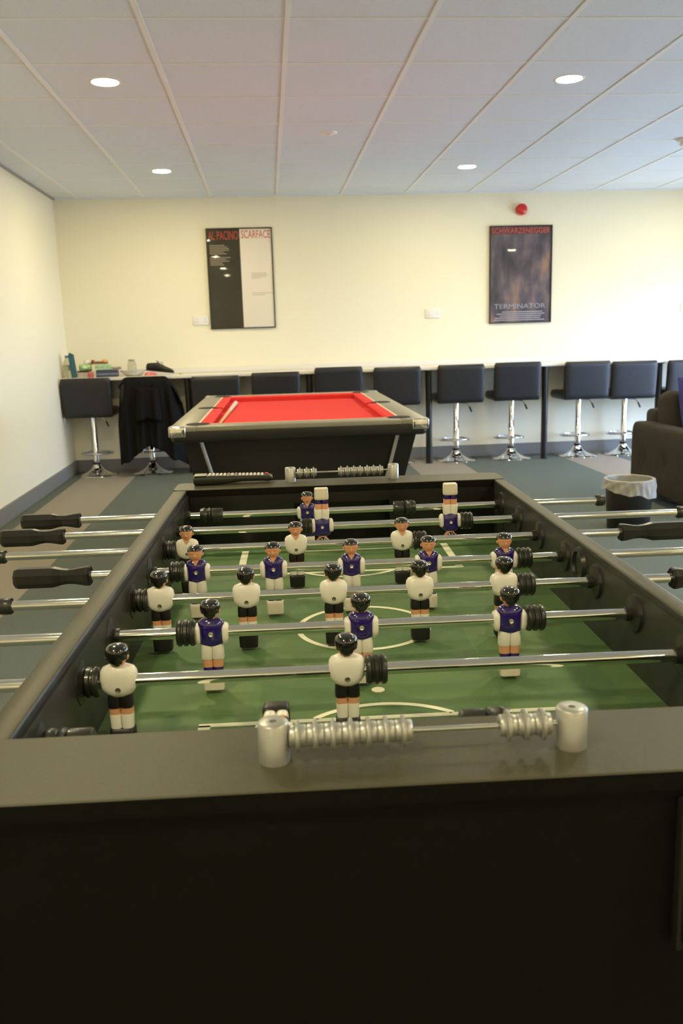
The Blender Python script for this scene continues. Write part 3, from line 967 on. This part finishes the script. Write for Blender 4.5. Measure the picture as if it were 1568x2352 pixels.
# ---- coat over the second stool
def coat():
    cx = -1.085
    m_ = MB()
    def f(a, t):
        x_ = -.305 + .635 * a
        # hem height across the coat: long side flaps, shorter middle
        hem = .27 - .17 * max(0, (abs(a - .47) - .12) / .38) ** .6 if abs(a - .47) > .12 else .27
        hem += .012 * math.sin(a * 31)
        top = .896 - .10 * max(0, (abs(x_ + .03) - .19) / .12) ** 2
        fold = .020 * math.sin(a * 27 + 2.2 * t) + .010 * math.sin(a * 61 + 1.0)
        if t < .14:                           # part that lies over the back and hangs inside
            q = t / .14
            ang = PI * (1 - q)
            yy = -.206 + .060 * math.cos(ang) * -1 * -1
            yy = -.208 + .042 * math.cos(PI * q)
            zz = top - .06 + .06 * math.sin(PI * q) + .01
            return Vector((cx + x_ * (.80 + .06 * q), SY + yy, zz))
        q = (t - .14) / .86
        wdt = .86 + .14 * min(1, q * 2.2)
        zz = top - .06 + (hem - (top - .06)) * q
        yy = -.250 - .028 * q + fold * min(1, q * 3) * .9 + (.10 * max(0, (abs(a - .47) - .36) / .14))
        return Vector((cx + x_ * wdt, SY + yy, zz + .01 * (1 - q)))
    m_.grid(f, 84, 40)
    o = m_.build('coat', M['coat'])
    sd = o.modifiers.new('cloth thickness', 'SOLIDIFY')
    sd.thickness = .012
    sd.offset = 1
    tag(o, 'long black coat hanging over the back of a bar stool', 'coat')
    l_ = MB()
    def g(a, t):
        p = f(.30 + .34 * a, .20 + .42 * t)
        return p + Vector((0, -.020 - .010 * math.sin(PI * a), 0))
    l_.grid(g, 16, 12)
    b = l_.build('hood', M['coat'], o)
    sd = b.modifiers.new('cloth thickness', 'SOLIDIFY')
    sd.thickness = .014
coat()

CT += .001
# ================================================================== THINGS ON THE COUNTER
def carton(name, label, cat, x, y, z, sx, sy, sz, col, rz=0, tilt=0.0, lid=None, band=None):
    e = empty(name, (x, y, z), math.radians(rz), label, cat)
    e.rotation_euler = (0, math.radians(tilt), math.radians(rz))
    MB().box(-sx / 2, sx / 2, -sy / 2, sy / 2, 0, sz, .002, 1).build('box_body', mat(name + '_print', col, .5, var=.1, vscale=25), e)
    if lid:
        MB().box(-sx / 2 - .0015, sx / 2 + .0015, -sy / 2 - .0015, sy / 2 + .0015, sz * .82, sz + .002, .001, 1).build('lid', mat(name + '_lid', lid, .5), e)
    if band:
        MB().box(-sx / 2 - .001, sx / 2 + .001, -sy / 2 - .001, sy / 2 + .001, sz * .30, sz * .58, 0).build('printed_band', mat(name + '_band', band, .5, var=.3, vscale=60), e)
    return e

# tall teal carton, leaning a little
e = carton('tall_carton', 'tall dark teal carton standing on the counter by the corner', 'carton', -1.758, 8.16, CT + .002, .052, .052, .205, (.022, .105, .125), 12, -5)
MB().prism([(-.024, .205), (.024, .205), (-.010, .228)], -.024, .024).build('folded_top', mat('tall_carton_top', (.025, .11, .12), .5), e)
# clear bottle next to it
pet = mat('clear_plastic', (.88, .90, .80), .08, trans=.9, ior=1.2)
e = empty('water_bottle', (-1.825, 8.20, CT), 0, 'clear plastic bottle with dark cap against the corner wall', 'bottle')
MB().lathe([(0, .002), (.030, .0), (.034, .006), (.034, .05), (.031, .056), (.034, .062), (.034, .125), (.028, .150), (.014, .172), (.012, .190), (0, .190)], 24).build('bottle_body', pet, e)
MB().cyl(.0145, .178, .200, 18).build('cap', mat('bottle_cap', (.16, .16, .24), .4), e)
MB().lathe([(.0346, .066), (.0346, .115), (.0352, .115), (.0352, .066)], 24, closed=True).build('wrapper', mat('bottle_wrap', (.50, .52, .36), .4), e)
# stack of snack boxes
carton('flat_box', 'flat dark navy box with pale printed pattern at the bottom of the pile', 'box', -1.465, 8.17, CT, .19, .13, .062, (.045, .055, .095), 4, band=(.16, .18, .24))
carton('green_box', 'long pale green and white snack box lying on the navy box', 'box', -1.500, 8.18, CT + .064, .125, .10, .052, (.50, .62, .40), -3, band=(.30, .55, .22))
carton('red_tub', 'small coral red carton in front of the pile of boxes', 'carton', -1.600, 8.115, CT, .040, .04, .050, (.60, .10, .08), 8, lid=(.70, .20, .16))
carton('dark_biscuit_box', 'low dark brown box with white side beside the red carton', 'box', -1.675, 8.19, CT, .10, .09, .058, (.50, .42, .36), -5, lid=(.05, .03, .03))
def bag(name, label, cat, x, y, z, sx, sz, sy, col, rz=0, crest=None):
    e = empty(name, (x, y, z), math.radians(rz), label, cat)
    MB().pillow(sx, sz, sy, (0, 0, sz / 2), 10).build('bag_body', mat(name + '_foil', col, .35, var=.35, vscale=30, bump=.4, bscale=60), e)
    if crest:
        MB().pillow(sx * .5, sz * .45, sy * 1.1, (0, -.002, sz * .5), 8).build('printed_patch', mat(name + '_patch', crest, .4), e)
    return e
bag('crisp_bag', 'bright green and white crumpled snack bag', 'snack bag', -1.660, 8.185, CT + .058, .115, .060, .05, (.36, .58, .24), 3, (.72, .74, .66))
bag('clear_bag', 'crumpled translucent white bag on top of the snacks', 'bag', -1.635, 8.205, CT + .112, .085, .040, .04, (.76, .74, .66))
e = bag('brown_packet', 'flat brown and orange packet lying on top of the green box', 'packet', -1.528, 8.18, CT + .118, .150, .026, .07, (.24, .11, .03), 0)
MB().pillow(.05, .034, .06, (.045, 0, .022), 8).build('orange_end', mat('packet_orange', (.72, .33, .06), .4), e)
MB().pillow(.03, .034, .06, (-.060, 0, .020), 8).build('red_end', mat('packet_red', (.26, .05, .03), .4), e)
bag('grey_pouch', 'small grey-brown pouch beside the bowl', 'packet', -1.388, 8.22, CT + .064, .085, .026, .05, (.45, .40, .34), 4)
# bowl and jar
e = empty('serving_bowl', (-1.240, 8.20, CT), 0, 'wide cream bowl with glass jar standing in it', 'bowl')
MB().lathe([(0, .004), (.050, .004), (.052, 0), (.060, 0), (.085, .018), (.110, .042), (.117, .054), (.114, .055), (.106, .044), (.080, .022), (.055, .008), (0, .008)], 36).build('bowl_body', mat('cream_ceramic', (.76, .72, .60), .25, coat=.4), e)
e = empty('glass_jar', (-1.246, 8.20, CT + .009), 0, 'clear glass jar standing inside the cream bowl', 'jar')
MB().lathe([(0, 0), (.036, 0), (.041, .006), (.042, .09), (.036, .112), (.029, .122), (.029, .140), (.027, .140), (.027, .122), (.034, .110), (.040, .09), (.039, .008), (0, .004)], 28).build('jar_body', mat('jar_glass', (.92, .92, .86), .03, trans=.95, ior=1.3), e)
MB().lathe([(.0292, .124), (.0310, .125), (.0310, .138), (.0292, .139)], 28, closed=True).build('rim', mat('jar_rim', (.55, .52, .42), .3, trans=.5), e)
# shoe on a pink cloth
e = empty('pink_cloth', (-1.075, 8.15, CT), 0, 'crumpled coral pink cloth under the black shoe', 'cloth')
MB().loft([(0, 0, 0, .055, .045, 2.2), (.012, .002, 0, .056, .044, 2.4), (.026, -.004, .002, .044, .034, 2.0), (.032, 0, 0, .022, .018, 2)], 22).build('cloth_body', mat('pink_fabric', (.70, .20, .18), .9, var=.3, vscale=40, bump=.7, bscale=40), e)
e = empty('black_shoe', (-.995, 8.19, CT + .030), math.radians(-4), 'black lace-up shoe lying on the counter', 'shoe')
e.rotation_euler = (0, math.radians(7), math.radians(-4))
up = MB()
# sections along the length (x): (x, z top, half width, z bottom)
SH = [(-.125, .050, .020, .016), (-.118, .066, .030, .010), (-.095, .072, .034, .009), (-.060, .076, .036, .009), (-.025, .082, .038, .009), (.010, .070, .041, .009), (.050, .052, .046, .009), (.090, .040, .044, .009), (.115, .030, .032, .010), (.125, .020, .016, .012)]
def sf(a, s):
    i = min(int(a * (len(SH) - 1)), len(SH) - 2)
    t = a * (len(SH) - 1) - i
    x_, zt, hw, zb = [SH[i][q] * (1 - t) + SH[i + 1][q] * t for q in range(4)]
    g = 2 * PI * s
    c, sn = math.cos(g), math.sin(g)
    return Vector((x_, hw * math.copysign(abs(c) ** .75, c), (zt + zb) / 2 + (zt - zb) / 2 * math.copysign(abs(sn) ** .7, sn)))
up.grid(sf, 36, 24)
bmesh.ops.remove_doubles(up.bm, verts=up.bm.verts, dist=1e-6)
bmesh.ops.holes_fill(up.bm, edges=[q for q in up.bm.edges if len(q.link_faces) == 1], sides=0)
up.build('upper', mat('shoe_leather', (.012, .012, .011), .45), e)
MB().loft([(0, 0, 0, .128, .040, 3), (.004, 0, 0, .131, .043, 3), (.012, 0, 0, .129, .042, 3)], 28).build('sole', mat('shoe_sole', (.02, .018, .014), .7), e)
for q in range(4):
    MB().tube([(-.020 + .018 * q, -.026, .070 - .006 * q), (-.020 + .018 * q, 0, .084 - .009 * q), (-.020 + .018 * q, .026, .070 - .006 * q)], .0028, 6).build('lace', M['blackm'], e)
MB().tube([(-.02, -.01, .084), (-.03, -.035, .098), (-.008, -.03, .086), (.0, 0, .084), (.02, -.03, .09), (.032, -.04, .074)], .0026, 6).build('lace', M['blackm'], e)
e = empty('yellow_cap', (-.803, 8.14, CT), 0, 'tiny yellow-green bottle cap lying on the white counter', 'cap')
MB().lathe([(0, .016), (.011, .016), (.013, .013), (.013, 0), (.011, 0), (.011, .012), (0, .012)], 20).build('cap_shell', mat('lime_plastic', (.50, .50, .06), .4), e)
MB().lathe([(.0132, .002), (.0140, .003), (.0140, .006), (.0132, .007)], 20, closed=True).build('grip_ring', mat('lime_plastic_dark', (.36, .38, .05), .5), e)

# ================================================================== WALL FITTINGS
def framed(name, label, cx, zc_, wd, ht, roll=0.0):
    e = empty(name, (cx, YB, zc_), 0, label, 'poster')
    e.rotation_euler = (0, math.radians(roll), 0)
    fb = .010
    for (x0, x1, z0, z1) in ((-wd / 2, wd / 2, ht / 2 - fb, ht / 2), (-wd / 2, wd / 2, -ht / 2, -ht / 2 + fb), (-wd / 2, -wd / 2 + fb, -ht / 2 + fb, ht / 2 - fb), (wd / 2 - fb, wd / 2, -ht / 2 + fb, ht / 2 - fb)):
        MB().box(x0, x1, -.022, -.001, z0, z1, .0015, 1).build('frame_bar', M['blackp'], e)
    MB().box(-wd / 2 + fb, wd / 2 - fb, -.0145, -.0135, -ht / 2 + fb, ht / 2 - fb).build('glazing', M['glass'], e)
    return e
pd = mat('print_dark', (.042, .038, .026), .6, var=.15, vscale=5)
pl_ = mat('print_cream', (.93, .88, .79), .6)
pr = mat('print_red', (.62, .10, .05), .6)
pt_ = mat('print_text_pale', (.46, .40, .30), .6)
pg = mat('print_text_grey', (.45, .40, .34), .6)
W1, H1 = .611, .912
e = framed('framed_poster', 'black framed two-tone poster, dark half and cream half, red title', -.220, 1.764, W1, H1, 0.0)
pr0 = MB().box(-.2955, .005, -.009, -.002, -.446, .446).build('print_sheet', pd, e)
MB().box(.005, .2955, -.009, -.002, -.446, .446).build('print_sheet', pl_, e)
lettering('AL PACINO', -.285, -.008, .352, .430, -.0092, pr, e)
lettering('SCARFACE', .020, .287, .362, .432, -.0092, pr, e)
rows = [(.30, .14), (.285, .165), (.270, .18), (.255, .18), (.240, .13), (.225, .155), (.190, .19), (.174, .15), (.158, .18), (.142, .115), (.126, .125)]
for (z_, w_) in rows:
    MB().box(-.278, -.278 + w_, -.0098, -.0090, z_, z_ + .006).build('text_row', pt_, pr0)
for (z_, w_) in [(.045, .14), (.030, .16), (.015, .14), (0, .085), (-.135, .19), (-.152, .12)]:
    MB().box(.098, .098 + w_, -.0098, -.0090, z_, z_ + .004).build('text_row', pg, pr0)

# second poster: plain stand-in print in the same dusky tones
def dusk():
    m = bpy.data.materials.new('print_dusk')
    m.use_nodes = True
    nt = m.node_tree
    b = nt.nodes['Principled BSDF']
    b.inputs['Roughness'].default_value = .6
    tc = nt.nodes.new('ShaderNodeTexCoord')
    mp = nt.nodes.new('ShaderNodeMapping')
    mp.inputs['Scale'].default_value = (3.2, 1, 1.5)
    n = nt.nodes.new('ShaderNodeTexNoise')
    n.inputs['Scale'].default_value = 2.1
    n.inputs['Detail'].default_value = 3
    rp = nt.nodes.new('ShaderNodeValToRGB')
    el = rp.color_ramp.elements
    el[0].position, el[0].color = .34, (.050, .046, .058, 1)
    el[1].position, el[1].color = .72, (.40, .24, .15, 1)
    q = el.new(.50); q.color = (.12, .10, .13, 1)
    q = el.new(.60); q.color = (.21, .16, .17, 1)
    nt.links.new(tc.outputs['Object'], mp.inputs['Vector'])
    nt.links.new(mp.outputs['Vector'], n.inputs['Vector'])
    nt.links.new(n.outputs['Fac'], rp.inputs['Fac'])
    nt.links.new(rp.outputs['Color'], b.inputs['Base Color'])
    return m
e = framed('framed_poster', 'black framed poster in dusky purple-brown tones with a red title strip', 2.447, 1.739, .610, .906, 0.0)
p2 = MB().box(-.295, .295, -.009, -.002, -.443, .443).build('print_sheet', dusk(), e)
MB().box(-.292, .292, -.0092, -.009, .375, .437).build('title_strip', mat('print_red_dark', (.16, .035, .035), .6), p2)
lettering('SCHWARZENEGGER', -.282, .283, .381, .433, -.0092, mat('print_coral', (.62, .15, .13), .6), e)
lettering('TERMINATOR', -.255, .250, -.315, -.270, -.0092, mat('print_steel', (.40, .40, .52), .6), e)
pw = mat('print_credit', (.55, .54, .62), .6)
for i, (a, b) in enumerate([(-.18, .22), (-.23, .24), (-.20, .21), (-.25, .20), (-.26, .24)]):
    MB().box(a, b, -.0098, -.0090, -.350 - .019 * i, -.343 - .019 * i).build('text_row', pw, p2)

def socket(x, z, label):
    e = empty('wall_socket', (x, YB, z), 0, label, 'wall socket', 'double sockets on the back wall')
    pl = MB().box(-.073, .073, -.010, 0, -.043, .043, .003, 2).build('plate', M['white'], e)
    dk = mat('socket_slot', (.10, .09, .08), .6)
    for s in (-1, 1):
        MB().box(s * .018 - .006, s * .018 + .006, -.0125, -.009, .018, .032, .001, 1).build('switch', M['white'], pl)
        for (dx, dz, w_, h_) in ((0, .012, .004, .008), (-.011, -.012, .007, .004), (.011, -.012, .007, .004)):
            MB().box(s * .040 + dx - w_ / 2, s * .040 + dx + w_ / 2, -.0105, -.0095, dz - h_ / 2, dz + h_ / 2).build('slot', dk, pl)
socket(-.615, 1.392, 'white double socket on the wall beside the two-tone poster')
socket(1.594, 1.399, 'white double socket on the bare wall between the two posters')
socket(4.130, 1.392, 'white double socket on the daylit wall above the counter, past the sofa')

e = empty('alarm_sounder', (2.443, YB, 2.334), 0, 'round red fire alarm sounder on the wall above a poster', 'alarm')
MB().lathe([(0, .0), (.050, 0), (.050, .014), (.044, .018), (0, .018)], 32, RX(PI / 2)).build('base', mat('alarm_base', (.55, .03, .02), .35), e)
MB().lathe([(.042, .018), (.051, .022), (.052, .050), (.046, .064), (.030, .070), (0, .072)], 32, RX(PI / 2)).build('horn', M['red'], e)

# ================================================================== SOFA, CUSHION, BIN
e = empty('sofa', (3.60, 5.72, 0), 0, 'dark grey-brown fabric sofa with button-tufted arm', 'sofa')
SX0, SX1 = 2.618 - 3.60, 4.60 - 3.60
def arm(x0, x1, side):
    """rounded slab with a tufted outer face"""
    y0, y1, z0, z1 = -.475, .455, .06, .545
    b = MB()
    btn = [(5.32 - 5.72, .275), (5.62 - 5.72, .275), (5.92 - 5.72, .275)]
    n = 60
    def f(a, s):
        y = y0 + (y1 - y0) * a
        t = 2 * PI * s
        c, sn = math.cos(t), math.sin(t)
        hx, hz = (x1 - x0) / 2, (z1 - z0) / 2
        ke = min(1, (min(a, 1 - a) * (y1 - y0) + .002) / .05) ** .45
        x_ = (x0 + x1) / 2 + hx * (.55 + .45 * ke) * math.copysign(abs(c) ** .32, c)
        z_ = (z0 + z1) / 2 + hz * (.93 + .07 * ke) * math.copysign(abs(sn) ** .32, sn)
        if c * side > 0.3:
            d = 0
            for (by, bz) in btn:
                rr_ = math.hypot(y - by, z_ - bz)
                d = max(d, .045 * math.exp(-(rr_ / .045) ** 2))
                dl = abs((z_ - bz) - .45 * abs(y - by)) 
                d = max(d, .022 * math.exp(-(dl / .018) ** 2) * math.exp(-(rr_ / .12) ** 2))
            x_ -= side * d
        return Vector((x_, y, z_))
    b.grid(f, n, 112)
    bmesh.ops.remove_doubles(b.bm, verts=b.bm.verts, dist=1e-6)
    bmesh.ops.holes_fill(b.bm, edges=[q for q in b.bm.edges if len(q.link_faces) == 1], sides=0)
    bmesh.ops.recalc_face_normals(b.bm, faces=b.bm.faces)
    o = b.build('arm', M['sofa'], e)
    for (by, bz) in btn:
        MB().lathe([(0, .006), (.009, .004), (.013, 0), (.009, -.004), (0, -.004)], 16, TR((x1 if side > 0 else x0) - side * .040, by, bz) @ RY(side * PI / 2)).build('button', M['sofa'], o)
arm(SX0, SX0 + .17, -1)
arm(SX1 - .17, SX1, 1)
MB().box(SX0 + .16, SX1 - .16, -.44, .40, .10, .30, .03, 3).build('seat_base', M['sofa'], e)
MB().box(SX0 + .13, SX1 - .13, .34, .50, .08, .630, .04, 4).build('back_frame', M['sofa'], e)
for s in (0, 1):
    xa = SX0 + .178 + s * .805
    MB().box(xa, xa + .80, -.47, .22, .30, .455, .05, 4).build('seat_cushion', M['sofa'], e)
    MB().box(-.40, .40, -.10, .10, -.165, .165, .085, 6, M=TR(xa + .40 - .055, .235, .605) @ RX(math.radians(-8))).build('back_cushion', M['sofa'], e)
for (a, b) in ((SX0 + .09, -.40), (SX0 + .09, .38), (SX1 - .09, -.40), (SX1 - .09, .38)):
    MB().cyl(.022, 0, .08, 14, TR(a, b, 0), .028).build('leg', M['blackp'], e)
e = empty('throw_cushion', (3.000, 5.765, .458), 0, 'indigo blue cushion leaning on the sofa back', 'cushion')
MB().pillow(.44, .44, .15, (0, 0, 0), 16, TR(0, 0, .205) @ RX(math.radians(-20)) @ RZ(math.radians(6)), .5).build('cushion_cover', M['velvet'], e)
MB().tube([Vector(TR(0, 0, .205) @ RX(math.radians(-20)) @ RZ(math.radians(6)) @ Vector((x_ * .2, 0, z_ * .2))) for x_, z_ in ((-1, -1), (-.5, -1.02), (0, -1.0), (.5, -1.02), (1, -1), (1.02, 0), (1, 1), (.5, 1.02), (0, 1.0), (-.5, 1.02), (-1, 1), (-1.02, 0))], .004, 6, True).build('seam', M['velvet'], e)

BX, BY = 2.165, 5.08
e = empty('waste_bin', (BX, BY, 0), 0, 'black round waste bin beside the sofa', 'bin')
MB().lathe([(0, 0), (.122, 0), (.126, .004), (.142, .296), (.146, .298), (.146, .306), (.139, .306), (.137, .296), (.120, .008), (0, .008)], 36).build('bin_body', M['blackp'], e)
MB().lathe([(.1425, .282), (.1475, .284), (.1475, .292), (.1425, .294)], 36, closed=True).build('rim_band', M['blackp'], e)
# liner folded over the rim, hanging lower on one side
m_ = MB()
def lf(a, t):
    g = 2 * PI * a
    drop = .085 + .028 * math.cos(g - 2.9 - PI) + .006 * math.sin(5 * g) + .004 * math.sin(9 * g)
    wr = .004 * math.sin(11 * g + 9 * t) + .003 * math.sin(23 * g - 4 * t)
    if t < .3:
        q = t / .3
        rq = .126 + .007 * q + wr * .3
        return Vector((rq * math.cos(g), rq * math.sin(g), .18 + .132 * q))
    if t < .4:
        q = (t - .3) / .1
        return Vector(((.133 + .0175 * q) * math.cos(g), (.133 + .0175 * q) * math.sin(g), .312 + .002 * math.sin(PI * q) + .001 * math.sin(7 * g)))
    q = (t - .4) / .6
    r_ = .1505 + .004 * q + wr * min(1, 3 * q) + .010 * q * max(0, math.cos(g - 3.3)) ** 2
    return Vector((r_ * math.cos(g), r_ * math.sin(g), .312 - drop * q))
m_.grid(lf, 96, 20)
bmesh.ops.remove_doubles(m_.bm, verts=m_.bm.verts, dist=1e-6)
ln = m_.build('bin_liner', M['liner'])
ln.location = (BX, BY, 0)
tag(ln, 'clear plastic bag folded over the rim of the waste bin', 'bin liner')
